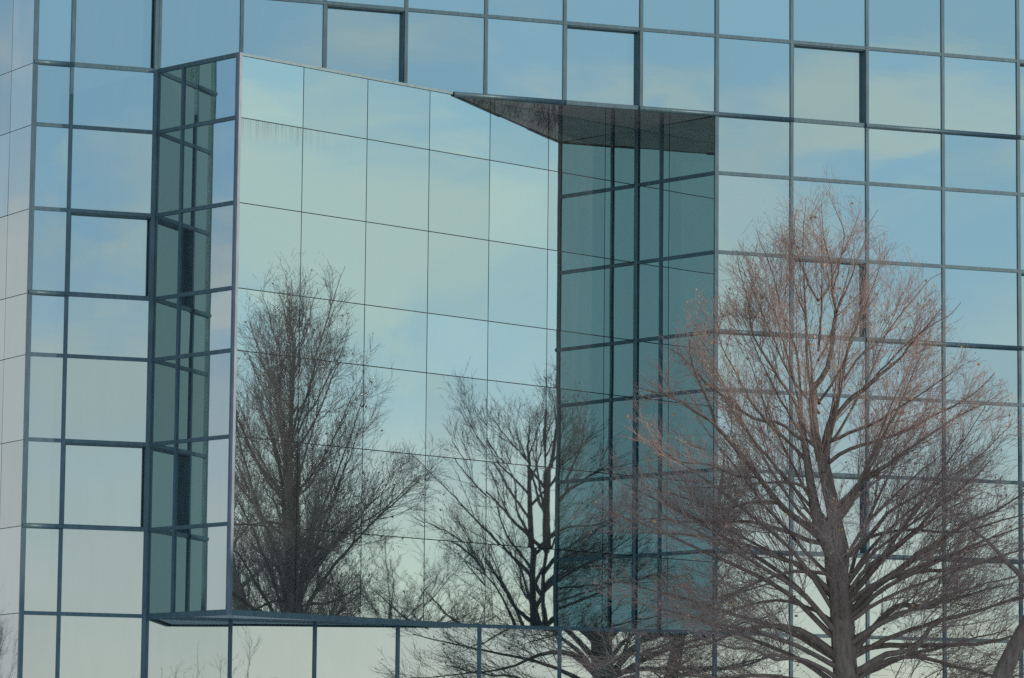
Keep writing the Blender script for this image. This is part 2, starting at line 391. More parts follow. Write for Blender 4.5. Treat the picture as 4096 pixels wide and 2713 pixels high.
def resample(pts, rad, K, r, wig=0.0):
    pts = np.array(pts, float); rad = np.array(rad, float)
    # Catmull-Rom through the points, then K even samples
    ext = np.vstack([2 * pts[0] - pts[1], pts, 2 * pts[-1] - pts[-2]]); out = []; ro = []
    for i in range(1, len(ext) - 2):
        for t in np.linspace(0, 1, 8, endpoint=(i == len(ext) - 3)):
            p0, p1, p2, p3 = ext[i - 1:i + 3]
            out.append(0.5 * ((2 * p1) + (p2 - p0) * t + (2 * p0 - 5 * p1 + 4 * p2 - p3) * t * t + (3 * p1 - p0 - 3 * p2 + p3) * t ** 3))
            ro.append(rad[i - 1] + (rad[min(i, len(rad) - 1)] - rad[i - 1]) * t)
    out = np.array(out); ro = np.array(ro)
    L = np.r_[0, np.cumsum(np.linalg.norm(np.diff(out, axis=0), axis=1))]
    s = np.linspace(0, L[-1], K)
    o = np.stack([np.interp(s, L, out[:, k]) for k in range(3)], 1)
    if wig:
        w = r.normal(0, 1, (K, 3)); w = (w + np.roll(w, 1, 0) + np.roll(w, -1, 0)) / 3; w[0] = 0
        o = o + w * wig
    return o, np.interp(s, L, ro), L[-1]

def unit(v): return v / (np.linalg.norm(v, axis=-1, keepdims=True) + 1e-9)

def shoots(r, P, R, n_per_m, t0, len_fn, ang, K, up=0.25, wig=0.12, rmin=0.0025, rfac=0.55, droop=0.0, taper=0.25, curl=0.25):
    """grow side shoots from poly-lines P (N,S,3) / R (N,S); returns their poly-lines and radii"""
    N, Sg, _ = P.shape
    seg = np.linalg.norm(np.diff(P, axis=1), axis=2); L = seg.sum(1)
    cnt = np.maximum(1, r.poisson(np.maximum(L * (1 - t0) * n_per_m, 0.6)))
    pid = np.repeat(np.arange(N), cnt); M = len(pid)
    t = t0 + (1 - t0) * r.random(M) ** 0.85
    x = t * (Sg - 1); i = np.minimum(x.astype(int), Sg - 2); fr = (x - i)[:, None]
    base = P[pid, i] * (1 - fr) + P[pid, i + 1] * fr
    tan = unit(P[pid, i + 1] - P[pid, i]); br = R[pid, i] * (1 - fr[:, 0]) + R[pid, i + 1] * fr[:, 0]
    side = unit(np.cross(tan, r.normal(0, 1, (M, 3))))
    a = np.radians(r.normal(ang, 12, M))[:, None]
    d = unit(tan * np.cos(a) + side * np.sin(a) + np.array([0, 0, up]) * r.random((M, 1)))
    ln = len_fn(t, L[pid], r, base)
    Q = np.zeros((M, K, 3)); Q[:, 0] = base; step = (ln / (K - 1))[:, None]
    cur = d.copy(); bend = unit(tan + np.array([0, 0, up * 1.2 - droop])) * curl
    for k in range(1, K):
        cur = unit(cur + bend / (K - 1) * 1.6 + r.normal(0, wig, (M, 3)))
        Q[:, k] = Q[:, k - 1] + cur * step
    r0 = np.maximum(rmin, np.minimum(br * rfac, 0.0028 + 0.0065 * ln))
    rr = r0[:, None] * np.linspace(1, taper, K)[None] ; rr = np.maximum(rr, rmin * 0.8)
    return Q, rr

def finish_tree(r, root, limbs, bark, twig, dens=1.0, sec_len=(0.5, 1.5), twl=0.5, leaves=0, leaf_mat=None, tw_r=0.0034, env=None, stems=None, bark_extra=None):
    """limbs: list of (pts, rad). stems: trunk poly-lines without side shoots on their low part"""
    trunk_parts = []
    for p, q in (stems or []):
        o, ro, L = resample(p, q, 26, r, 0.012); tv, tq = tubes(o[None], ro[None], 20)
        tv = tv.reshape(26, 20, 3); ax = o[:, None]; a_ = np.arange(20) / 20 * 2 * np.pi
        rid = 1 + 0.07 * np.sin(a_ * 5 + r.uniform(0, 6)) + 0.05 * np.sin(a_ * 8 + r.uniform(0, 6))
        rid = rid[None] + 0.05 * np.sin(np.arange(26)[:, None] * 0.9 + a_[None] * 3 + r.uniform(0, 6)) + r.normal(0, 0.02, (26, 20))
        tv = ax + (tv - ax) * rid[:, :, None]; trunk_parts.append((tv.reshape(-1, 3), tq))
    K = 16; P1 = []; R1 = []
    for p, q in limbs:
        o, ro, L = resample(p, q, K, r, 0.02); P1.append(o); R1.append(ro)
    P1 = np.array(P1); R1 = np.array(R1)
    limb_part = tubes(P1, R1, 8)
    mesh_np('trunk', trunk_parts, bark, root)
    mesh_np('limbs', [limb_part], bark, root)
    def l2(t, L, r, b): return np.clip(r.uniform(sec_len[0], sec_len[1], len(t)) * (1.15 - 0.75 * t) * np.clip(L / 2.5, 0.45, 1.25), 0.22, 2.2)
    P2, R2 = shoots(r, P1, R1, 5.6 * dens, 0.2, l2, 36, 8, up=0.42, wig=0.075, rmin=0.0040, rfac=0.48, curl=0.4)
    # some second order branches also from branches
    def l2b(t, L, r, b): return np.clip(L * r.uniform(0.35, 0.7, len(t)) * (1.1 - 0.6 * t), 0.15, 0.9)
    P2b, R2b = shoots(r, P2, R2, 3.0 * dens, 0.2, l2b, 34, 6, up=0.32, wig=0.085, rmin=0.0036, rfac=0.6, curl=0.35)
    def l3(t, L, r, b): return r.uniform(0.4, 1.25, len(t)) * twl * (1.1 - 0.4 * t)
    P3, R3 = shoots(r, P2, R2, 6.5 * dens, 0.12, l3, 40, 5, up=0.24, wig=0.10, rmin=tw_r, rfac=0.6, curl=0.32)
    P3b, R3b = shoots(r, P2b, R2b, 7.5 * dens, 0.12, l3, 40, 5, up=0.24, wig=0.10, rmin=tw_r, rfac=0.6, curl=0.32)
    P3c, R3c = shoots(r, P1, R1, 4.5 * dens, 0.1, l3, 58, 5, up=0.15, wig=0.11, rmin=tw_r, rfac=0.3, curl=0.35)
    P3 = np.concatenate([P3, P3b, P3c]); R3 = np.concatenate([R3, R3b, R3c])
    def l4(t, L, r, b): return r.uniform(0.07, 0.24, len(t)) * (twl / 0.5)
    P4, R4 = shoots(r, P3, R3, 5.5 * dens, 0.15, l4, 42, 3, up=0.15, wig=0.1, rmin=tw_r * 0.85, rfac=0.75)
    if env is not None:                                  # trim what leaves the crown
        k2 = env(P2[:, -1]); k2b = env(P2b[:, -1]); k3 = env(P3[:, -1]); k4 = env(P4[:, -1])
        P2, R2, P2b, R2b, P3, R3, P4, R4 = P2[k2], R2[k2], P2b[k2b], R2b[k2b], P3[k3], R3[k3], P4[k4], R4[k4]
    mesh_np('crown', [tubes(P2, R2, 5), tubes(P2b, R2b, 4), tubes(P3, R3, 3), tubes(P4, R4, 3)], twig, root)
    if leaves:
        pool = P4[:, -1]; b = pool[r.integers(0, len(pool), leaves)]
        if leaf_mat is None: leaf_mat = M_LEAF
        d = unit(r.normal(0, 0.6, (leaves, 3)) + np.array([0, 0, -0.9])); s = unit(np.cross(d, r.normal(0, 1, (leaves, 3))))
        nrm = np.cross(d, s); ln = r.uniform(0.028, 0.066, leaves)[:, None]; wd = ln * r.uniform(0.22, 0.5, (leaves, 1))
        rows = [b, b + d * ln * 0.3 - s * wd, b + d * ln * 0.3 + nrm * wd * 0.5, b + d * ln * 0.3 + s * wd,
                b + d * ln * 0.75 - s * wd * 0.7 + nrm * wd * 0.6, b + d * ln * 0.75 + nrm * wd, b + d * ln * 0.75 + s * wd * 0.7 + nrm * wd * 0.6, b + d * ln + nrm * wd * 0.8]
        V = np.stack(rows, 1).reshape(-1, 3); base = (np.arange(leaves) * 8)[:, None, None]
        fq = np.array([[0, 1, 2, 2], [0, 2, 3, 3], [1, 4, 5, 2], [2, 5, 6, 3], [4, 7, 5, 5], [5, 7, 6, 6]])
        me = bpy.data.meshes.new('withered_leaves')
        faces = (base + fq[None]).reshape(-1, 4)
        me.from_pydata(V.tolist(), [], [tuple(dict.fromkeys(f)) for f in faces.tolist()]); me.materials.append(leaf_mat); me.update()
        link('withered_leaves', me, root)

# camera first: the surveyed limbs of the near tree are laid out from its sight lines at the tree's own distance
F_PX, PITCH, ROLL, YAW = 15759.9042, 0.12578259, 0.00992388, 0.34573872
CAM = np.array([-17.1542, -66.14386, 1.70123])
fw = np.array([math.sin(YAW) * math.cos(PITCH), math.cos(YAW) * math.cos(PITCH), math.sin(PITCH)])
rt = np.array([math.cos(YAW), -math.sin(YAW), 0]); up = np.cross(rt, fw)
r2 = rt * math.cos(ROLL) + up * math.sin(ROLL); u2 = -rt * math.sin(ROLL) + up * math.cos(ROLL)
cam = bpy.data.cameras.new('camera'); camo = link('camera', cam)
camo.matrix_world = Matrix(((r2[0], u2[0], -fw[0], CAM[0]), (r2[1], u2[1], -fw[1], CAM[1]), (r2[2], u2[2], -fw[2], CAM[2]), (0, 0, 0, 1)))
cam.sensor_width = 36; cam.sensor_fit = 'HORIZONTAL'; cam.lens = F_PX / 4096 * 36; cam.clip_end = 3000; cam.clip_start = 0.5
S.camera = camo

TD = 66.4                                              # distance of the near linden
hd = unit(np.array([fw[0], fw[1], 0]))                 # horizontal view direction
def tree_pt(u, v, depth=0.0):
    """survey sheet (u right, v down) -> metres at the near tree, depth = offset away from the viewer"""
    x = u / 1.3962 + 2400 - 2048; y = v / 1.3962 + 1700 - 1356.5
    d = r2 * x / F_PX - u2 * y / F_PX + fw
    d = d / (d @ hd)
    return CAM + d * (TD + depth)
PXM = 1.3962 * F_PX / TD                               # sheet units per metre

TR = [ # trunk and stems of the near linden (u, v, half width)
 [(1390,1700,92),(1385,1500,86),(1372,1350,80),(1352,1150,78),(1340,950,76),(1322,820,74),(1300,700,64),(1240,600,47),(1203,480,37),(1182,350,29),(1166,250,26),(1142,100,23),(1125,-30,19)],
 [(1340,900,50),(1350,760,56),(1338,650,54),(1305,500,48),(1275,350,43),(1255,210,40),(1258,120,34),(1285,10,28),(1310,-60,22),(1322,-130,16)],
 [(1250,260,26),(1222,150,30),(1196,0,28),(1191,-150,28),(1185,-225,24)]]
LB = [
 [(1185,-200,16),(1162,-270,12),(1156,-450,11),(1150,-620,9),(1141,-780,7),(1130,-950,5),(1142,-1130,3),(1150,-1270,1.5)],
 [(1188,-200,20),(1232,-255,20),(1272,-340,18),(1300,-470,17),(1310,-560,16),(1320,-640,14),(1300,-760,9),(1290,-900,6),(1262,-1000,5),(1250,-1130,3),(1240,-1260,1.5)],
 [(1322,-100,16),(1340,-220,14),(1352,-300,13),(1372,-360,10),(1402,-470,7),(1450,-600,5),(1470,-760,3),(1490,-880,2)],
 [(1310,-40,16),(1400,-146,16),(1490,-206,15),(1560,-276,12),(1680,-386,9),(1800,-516,6),(1900,-650,3)],
 [(1290,90,14),(1400,40,12),(1500,0,11),(1700,-116,7),(1900,-246,4),(2030,-340,2.5)],
 [(1280,210,15),(1400,140,13),(1600,80,11),(1750,20,9),(1880,-60,7),(2050,-150,5),(2200,-280,3)],
 [(1320,530,20),(1400,400,22),(1480,310,20),(1600,230,14),(1700,160,12),(1800,80,9),(1950,-20,7),(2150,-130,4),(2250,-190,2.5)],
 [(1370,740,22),(1450,680,20),(1530,590,17),(1600,490,12),(1700,430,10),(1850,350,8),(2050,230,6),(2200,100,4),(2300,0,3)],
 [(1500,630,12),(1600,600,11),(1750,580,9),(1900,600,8),(2000,600,8),(2150,560,7),(2330,510,5),(2450,480,3)],
 [(1350,1000,24),(1470,880,24),(1530,800,24),(1600,720,22),(1690,650,18),(1800,560,14),(1900,440,10),(2050,330,7),(2180,200,4)],
 [(1400,1050,28),(1530,910,26),(1650,830,22),(1760,740,22),(1860,670,20),(1960,610,15),(2060,540,12),(2200,480,9),(2330,400,6),(2430,340,4)],
 [(1620,845,18),(1800,820,14),(1900,820,13),(2000,800,11),(2150,760,9),(2340,700,6),(2450,680,4)],
 [(1400,1280,28),(1500,1170,24),(1570,1080,22),(1650,1010,22),(1740,1010,16),(1850,1020,14),(1915,960,11),(1940,860,7),(2010,770,4)],
 [(1400,1390,28),(1600,1280,22),(1750,1260,18),(1850,1120,16),(1950,1080,13),(2100,1040,11),(2340,960,8),(2450,930,5)],
 [(1420,1260,22),(1560,1230,20),(1700,1230,18),(2000,1230,14),(2150,1220,12),(2350,1160,8),(2450,1120,5)],
 [(1400,1450,20),(1600,1320,16),(1800,1300,14),(2000,1360,12),(2200,1400,9),(2380,1390,5)],
 [(1240,640,28),(1170,570,25),(1100,520,22),(1000,440,20),(880,290,18),(780,170,16),(690,60,14),(640,-10,12),(560,-60,9),(450,-130,7),(300,-180,5),(200,-215,3)],
 [(640,-10,10),(610,-120,9),(560,-230,7),(520,-330,6),(500,-450,4),(540,-560,3),(570,-680,2)],
 [(1240,660,18),(1160,640,16),(1050,600,15),(950,570,13),(850,545,11),(700,540,9),(500,540,7),(300,520,4),(150,540,2.5)],
 [(1182,370,12),(1060,325,10),(950,325,8),(800,340,6),(650,345,5),(450,350,3)],
 [(1310,950,22),(1200,840,20),(1110,770,18),(1000,740,15),(900,700,13),(700,640,9),(500,610,7),(250,600,4),(100,590,2.5)],
 [(1260,830,14),(1100,815,12),(950,850,10),(800,910,8),(650,1000,6),(500,1090,4)],
 [(1340,1120,18),(1230,1050,14),(1130,1010,12),(1000,980,10),(850,1000,8),(650,1050,6),(400,1100,4),(250,1130,3)],
 [(1360,1330,32),(1260,1240,26),(1150,1160,22),(1050,1130,20),(930,1130,18),(800,1150,14),(600,1220,10),(400,1260,7),(100,1290,4),(-60,1300,2.5)],
 [(1360,1440,20),(1200,1340,14),(1100,1300,12),(970,1310,12),(850,1250,10),(700,1240,7),(500,1180,5)],
 [(1160,210,14),(1070,110,12),(980,30,11),(900,-50,10),(850,-120,9),(800,-220,7),(740,-330,5),(680,-430,4),(655,-540,3),(690,-640,2)],
 [(1140,90,13),(1000,-10,11),(880,-30,11),(760,-110,10),(690,-170,8),(600,-230,6),(520,-330,4),(430,-400,3),(350,-450,2)],
 [(1125,-10,18),(1105,-90,14),(1070,-170,12),(1000,-260,10),(940,-350,9),(880,-450,7),(840,-560,5),(830,-700,4),(790,-850,3),(770,-950,2)],
 [(1125,-60,11),(1112,-300,9),(1100,-400,9),(1070,-500,8),(1020,-620,6),(990,-750,5),(960,-880,4),(900,-1000,3),(870,-1080,2)],
 [(1335,-220,9),(1450,-380,8),(1550,-450,7),(1650,-560,6),(1750,-700,4),(1830,-800,3),(1900,-840,2)],
 [(1320,-630,9),(1380,-760,7),(1420,-880,5),(1470,-1000,4),(1500,-1120,3),(1555,-1210,2)],
 [(1470,-190,9),(1600,-330,7),(1700,-440,5),(1850,-560,4),(1960,-620,3),(2020,-680,2)],
 [(1150,-620,6),(1090,-760,5),(1060,-900,4),(1080,-1050,3),(1100,-1200,1.5)],
 [(1305,-760,6),(1340,-900,5),(1370,-1040,4),(1330,-1160,3),(1300,-1240,1.5)],
 [(1000,440,12),(850,430,10),(700,470,8),(550,440,6),(380,380,4),(260,340,3)],
 [(880,290,9),(760,280,8),(600,220,7),(430,200,5),(280,100,3)],
 [(1380,1500,22),(1150,1440,18),(900,1400,14),(650,1420,10),(400,1390,7),(200,1360,4)],
 [(1400,1540,22),(1650,1480,18),(1900,1450,14),(2150,1480,10),(2350,1440,7)]]
rt_ = np.random.default_rng(5)
def depthed(poly, slope, bow=0.0, wk=0.82):
    u0, v0, _ = poly[0]; out = []; rad = []
    for (u, v, w) in poly:
        s = math.hypot(u - u0, (v - v0) * 0.6) / PXM
        out.append(tree_pt(u, v, slope * s + bow * s * s)); rad.append(w * wk / PXM)
    return out, rad
stems = [depthed(TR[0], 0.0), depthed(TR[1], 0.06), depthed(TR[2], -0.10)]
limbs = [depthed(p, rt_.uniform(-0.75, 0.75), rt_.uniform(-0.06, 0.06), 0.8) for p in LB]
# outline of the crown on the survey sheet, and finer limbs that fill it all round
EV = np.array([[430, 1835, 1955], [500, 1775, 2005], [600, 1675, 2115], [700, 1600, 2180], [800, 1510, 2235], [900, 1455, 2320], [1000, 1410, 2390],
               [1100, 1375, 2450], [1200, 1320, 2490], [1300, 1240, 2520], [1400, 1180, 2560], [1570, 1150, 2560], [1750, 1250, 2460]], float)
EVv = (EV[:, 0] * 1.7305 - 1700) * 1.3962; EVl = (EV[:, 1] * 1.7305 - 2400) * 1.3962; EVr = (EV[:, 2] * 1.7305 - 2400) * 1.3962
AXv = np.array([-1270, -600, -100, 300, 700, 1500, 1800]); AXu = np.array([1215, 1215, 1225, 1250, 1310, 1385, 1390])
def crown_env(P):
    q = P + tb - CAM; zc = q @ fw; u = (q @ r2 / zc * F_PX + 2048 - 2400) * 1.3962; v = (-(q @ u2) / zc * F_PX + 1356.5 - 1700) * 1.3962
    jit = np.random.default_rng(3).normal(0, 35, len(P)); c = np.interp(v, AXv, AXu); l = np.interp(v, EVv, EVl); rr = np.interp(v, EVv, EVr)
    dep = np.abs(q @ hd - TD) * PXM
    return (u > l + jit - 25) & (u < rr + jit + 25) & (v > EVv[0] - 30 + 2.2 * jit) & (dep < 0.55 * (rr - l) + 40 + jit)
for k in range(64):
    vt = EVv[0] + 60 + (1150 - EVv[0]) * ((k + rt_.random()) / 52) ** 0.85 if k < 52 else rt_.uniform(350, 1500)
    l = np.interp(vt, EVv, EVl); r_ = np.interp(vt, EVv, EVr); c = np.interp(vt, AXv, AXu)
    az = k * 2.39996; rho = rt_.uniform(0.62, 0.97); ca, sa = math.cos(az), math.sin(az)
    if k >= 52 and abs(sa) > 0.55: az = (1 if k % 2 else -1) * rt_.uniform(-0.5, 0.5) + (math.pi if k % 3 == 0 else 0); ca, sa = math.cos(az), math.sin(az)
    if k < 52 and abs(sa) < 0.35 and vt > 400: continue
    if abs(sa) > 0.6 and vt > -300 and k % 3: continue
    du = (r_ - c if ca > 0 else c - l) * ca * rho; dd = 0.46 * (r_ - l) / PXM * sa * rho
    reach = math.hypot(du / PXM, dd)
    steep = np.interp(vt, [-1200, 0, 600, 1200], [2.2, 1.1, 0.42, 0.25])
    vs = min(vt + steep * reach * PXM, 1600); us = np.interp(vs, AXv, AXu)
    pts = []
    for t in (0, 0.22, 0.5, 0.78, 1):
        h_ = t ** (0.85 if vt < 0 else 1.0); g_ = t ** (1.15 if vt < -300 else 0.95 if vt < 0 else 0.68)
        pts.append(tree_pt(us + (c + du - us) * h_, vs + (vt - vs) * g_, dd * h_))
    r0 = 0.014 + 0.0095 * reach
    limbs.append((pts, [r0, r0 * 0.8, r0 * 0.55, r0 * 0.32, r0 * 0.14]))
base_uv = tree_pt(1395, 1750); tb = np.array([base_uv[0], base_uv[1], 0])
foot = [tuple(tb + (0, 0, -0.05)), tuple(tb + (0, 0, 0.4)), tuple(tb + (0.0, 0, 1.6)), tuple(tree_pt(1390, 1700)), tuple(tree_pt(1385, 1500))]
stems.append((foot, [0.40, 0.30, 0.25, 92 / PXM * 0.84, 84 / PXM * 0.82]))
def localise(root, lst): return [([np.array(p) - np.array(root.location) for p in pts], rad) for pts, rad in lst]
lin = empty('linden_tree', tuple(tb))
tag(lin, 'bare brown linden with a broad twiggy crown standing before the mirrored wall', 'tree')
finish_tree(np.random.default_rng(21), lin, localise(lin, limbs), M_BARK, M_TWIG, dens=1.04, leaves=1500, env=crown_env, tw_r=0.0029, sec_len=(0.5, 1.35), stems=localise(lin, stems))

def auto_tree(name, loc, h, rad, seed, trunks, label, group=None, nl=26, first=0.22, dens=0.72, bark=M_BARK2, twig=M_TWIG2, rise=(0.45, 1.35), leaves=0, tw_r=0.0034, sec=(0.6, 1.7), twl=0.52):
    """tree with one or more stems; trunks: list of (foot radius, [(x, y, z)...])"""
    r = np.random.default_rng(seed); root = empty(name, loc)
    stems = []; limbs = []
    for fr, pts in trunks:
        n = len(pts); q = [fr * (1 - 0.86 * (k / (n - 1)) ** 0.8) for k in range(n)]; q[0] *= 1.35
        stems.append((pts, q))
        o, ro, L = resample(pts, q, 40, r)
        m = max(3, int(nl / len(trunks)))
        for k in range(m):
            t = first + (1 - first) * ((k + r.random()) / m); i = min(int(t * 39), 38)
            b = o[i]; az = k * 2.4 + r.uniform(-0.5, 0.5); zz = b[2] / h
            reach = rad * np.interp(zz, [0.1, 0.35, 0.7, 1.0], [0.9, 1.0, 0.56, 0.12]) * r.uniform(0.75, 1.1)
            k_r = np.interp(zz, [0.15, 1.0], rise); d = np.array([math.cos(az), math.sin(az), 0])
            pts_l = [b + d * reach * s + np.array([0, 0, k_r * reach * (s ** 1.25) + 0.10 * reach * math.sin(s * 3.1)]) + (r.normal(0, 0.05, 3) * reach * s) for s in (0, 0.18, 0.4, 0.68, 1)]
            r0 = min(ro[i] * 0.62, 0.02 + reach * 0.024)
            limbs.append((pts_l, [r0, r0 * 0.8, r0 * 0.55, r0 * 0.33, r0 * 0.14]))
        # leader
        e = o[-1]; limbs.append(([o[-6], o[-3], e, e + (0.05, 0, 0.4), e + (0.0, 0.05, 0.8)], [ro[-6], ro[-3], ro[-1], ro[-1] * 0.6, 0.005]))
    finish_tree(r, root, limbs, bark, twig, dens=dens, sec_len=sec, twl=twl, leaves=leaves, stems=stems, tw_r=tw_r)
    tag(root, label, 'tree', group)
    return root

# a second trunk leaning at the right edge of the view
auto_tree('linden_tree', (12.15, -6.6, 0), 9.5, 2.4, 31,
          [(0.30, [(0, 0, -0.05), (0.05, -0.05, 1.5), (0.22, -0.35, 3.2), (0.85, -1.05, 5.2), (1.7, -1.9, 7.2), (2.5, -2.7, 9.0)])],
          'dark leaning tree trunk rising at the lower right edge beside the broad linden', nl=11, first=0.6, bark=M_BARK, twig=M_TWIG, dens=0.8)
# trees seen only in the mirrored panes
auto_tree('linden_tree', (24.8, -6.2, 0), 12.2, 3.9, 46,
          [(0.23, [(-0.15, 0.1, -0.05), (-0.18, 0.15, 2.5), (-0.2, 0.25, 5.0), (-0.1, 0.3, 7.2), (-0.2, 0.3, 9.2), (-0.15, 0.35, 11.0)]),
           (0.21, [(0.15, -0.1, -0.05), (0.2, -0.15, 2.5), (0.2, -0.2, 5.0), (0.05, -0.1, 7.0), (0.2, -0.25, 9.0), (0.2, -0.3, 10.6)])],
          'twin stemmed bare tree mirrored in the bay panes beside the teal alcove', nl=46, first=0.2)
auto_tree('linden_tree', (36.5, -15.2, 0), 9.4, 4.2, 57,
          [(0.2, [(0, 0, -0.05), (0, 0, 2.0), (0.05, 0, 4.0), (0, 0.05, 5.6), (0.05, 0, 7.6)])],
          'small bare tree mirrored low in the bay between two taller trees', nl=34, first=0.28, rise=(0.3, 1.3), dens=0.75)
auto_tree('bare_tree', (-31.3, 41.6, 0), 8.3, 3.0, 66,
          [(0.2, [(0, 0, -0.05), (0.1, 0, 2.5), (0, 0.1, 4.6), (0.1, 0, 7.2)])],
          'thin bare tree mirrored in the lowest pane at the far left wall', nl=20, dens=0.6)
for k, (x, y, hh, sd) in enumerate([(9.5, -33.0, 5.6, 71), (12.0, -36.0, 5.9, 72)]):
    auto_tree('bare_shrub', (x, y, 0), hh, 1.5, sd,
              [(0.05, [(0, 0, -0.05), (0.2, 0, 1.6), (0.35, 0.1, 3.2), (0.4, 0.1, hh)]), (0.05, [(0, 0.1, -0.05), (-0.2, 0.1, 1.6), (-0.5, 0.2, 3.2), (-0.6, 0.1, hh - 0.4)]), (0.04, [(0.1, 0, -0.05), (0.1, -0.3, 1.6), (0.1, -0.6, 3.2), (0.0, -0.7, hh - 0.6)])],
              ['spindly shrub whose tips are mirrored low under the bay, the left one', 'spindly shrub whose tips are mirrored low under the bay, the right one'][k], 'spindly shrubs', nl=15, dens=0.35, first=0.4)

# dark evergreens far off to the left, mirrored in the side of the bay
def evergreen(loc, h, rad, seed, label):
    r = np.random.default_rng(seed); root = empty('evergreen_tree', loc)
    mesh_np('trunk', [tubes(np.array([[(0, 0, -0.05), (0, 0, h * 0.5), (0, 0, h * 0.96)]]), np.array([[0.2, 0.12, 0.02]]), 8)], M_BARK2, root)
    n = 5200; t = r.random(n) ** 0.8; z = 0.4 + (h - 0.5) * t; a = r.uniform(0, 2 * np.pi, n)
    whorl = 0.75 + 0.25 * np.sin(z * 7 + np.sin(a * 3) * 1.5)
    rr = rad * (1 - t) ** 0.8 * whorl * np.sqrt(r.random(n)) + 0.05
    p = np.stack([rr * np.cos(a), rr * np.sin(a), z - rr * 0.25], 1)
    d = unit(np.stack([np.cos(a), np.sin(a), r.normal(-0.2, 0.3, n)], 1)); s = unit(np.cross(d, r.normal(0, 1, (n, 3)))); L = r.uniform(0.18, 0.45, n)[:, None]; w = L * 0.16
    V = np.stack([p - s * w, p + s * w, p + d * L + s * w * 0.3, p + d * L - s * w * 0.3], 1).reshape(-1, 3)
    mesh_np('crown', [(V, np.arange(n * 4).reshape(-1, 4))], M_NEEDLE, root, False)
    tag(root, label, 'tree', 'evergreens far to the left')
for k, (x, y, h, rd, lb) in enumerate([
    (-40.5, -12.0, 8.6, 2.9, 'dark evergreen mirrored low in the bay side, slender with a bent top'),
    (-38.9, -16.1, 9.9, 3.3, 'dark evergreen mirrored low in the bay side, broad and in the middle'),
    (-39.0, -19.0, 7.4, 2.6, 'dark evergreen mirrored low in the bay side, nearest the viewer'),
    (-44.0, -9.0, 8.4, 2.9, 'dark evergreen mirrored low in the bay side, farthest of the clump'),
    (-43.0, -22.5, 7.9, 2.9, 'dark evergreen mirrored low in the bay side, slim and ragged')]):
    evergreen((x, y, 0), h, rd, 90 + k, lb)

# ------------------------------------------------------------------ unseen block, added to cast shade on the lower half of the tree
SD = np.array([math.cos(SUN_AZ), math.sin(SUN_AZ)]); SX = np.array([-SD[1], SD[0]])
bc = tb[:2] + SD * 46.0; bh = 8.3 + (46.0 - 4.0) * math.tan(SUN_EL)
ob = empty('shade_block', (float(bc[0]), float(bc[1]), 0)); ob.rotation_euler = (0, 0, SUN_AZ)
tag(ob, 'unseen flat roofed block added to shade the lower linden', 'building')
M_BRICK = metal_mat('brick', (0.24, 0.13, 0.10), rough=0.9, metallic=0)
m = MB(); m.prism([(-4, -4.8), (4, -4.8), (4, 4.8), (-4, 4.8)], 0, bh - 0.25); m.build('wall', M_BRICK, ob)
m = MB(); m.prism([(-4.15, -4.95), (4.15, -4.95), (4.15, 4.95), (-4.15, 4.95)], bh - 0.25, bh); m.build('roof', M_ROOF, ob)
for fl in range(4):
    for k in range(3):
        m = MB(); y = -3 + 3 * k; m.prism([(-4.03, y - 0.8), (-3.97, y - 0.8), (-3.97, y + 0.8), (-4.03, y + 0.8)], 1.0 + fl * 3.6, 2.7 + fl * 3.6); m.build('window', M_GLASS, ob)

# ------------------------------------------------------------------ ground
def ground_mat():
    m, nt, b, o = new_mat('dormant_grass')
    geo = nt.nodes.new('ShaderNodeNewGeometry')
    n1 = noise(nt, 0.3, 4, geo.outputs['Position'], 0.6); n2 = noise(nt, 0.055, 3, geo.outputs['Position'], 0.5)
    g = ramp(nt, n1.outputs[0], [(0.3, (0.30, 0.24, 0.20)), (0.7, (0.47, 0.385, 0.325))])
    sn = ramp(nt, n2.outputs[0], [(0.60, (0,) * 3), (0.63, (1,) * 3)])
    mx = nt.nodes.new('ShaderNodeMixRGB'); nt.links.new(sn.outputs[0], mx.inputs[0]); nt.links.new(g.outputs[0], mx.inputs[1]); mx.inputs[2].default_value = (0.55, 0.55, 0.55, 1)
    nt.links.new(mx.outputs[0], b.inputs['Base Color']); b.inputs['Roughness'].default_value = 0.95
    return m
def bounce_mat():
    m, nt, b, o = new_mat('pale_bounce_ground')
    geo = nt.nodes.new('ShaderNodeNewGeometry'); n1 = noise(nt, 0.5, 6, geo.outputs['Position'], 0.65)
    g = ramp(nt, n1.outputs[0], [(0.3, (0.58, 0.57, 0.56)), (0.7, (0.78, 0.78, 0.78))]); nt.links.new(g.outputs[0], b.inputs['Base Color']); b.inputs['Roughness'].default_value = 0.9
    return m
m = MB(); m.prism([(-34, -40), (31, -40), (31, -0.02), (-34, -0.02)], -0.1, 0.004); tag(m.build('bounce_apron', bounce_mat()), kind='structure')  # pale apron added to bounce light up onto the soffits and trunk
m = MB(); N = 40; g = np.linspace(-1, 1, N + 1); gx = np.sign(g) * np.abs(g) ** 2 * 900
v = [(x, y, 0.0) for y in gx for x in gx]; f = [(j * (N + 1) + i, j * (N + 1) + i + 1, (j + 1) * (N + 1) + i + 1, (j + 1) * (N + 1) + i) for j in range(N) for i in range(N)]
m.add(v, f); tag(m.build('lawn', ground_mat()), kind='structure')

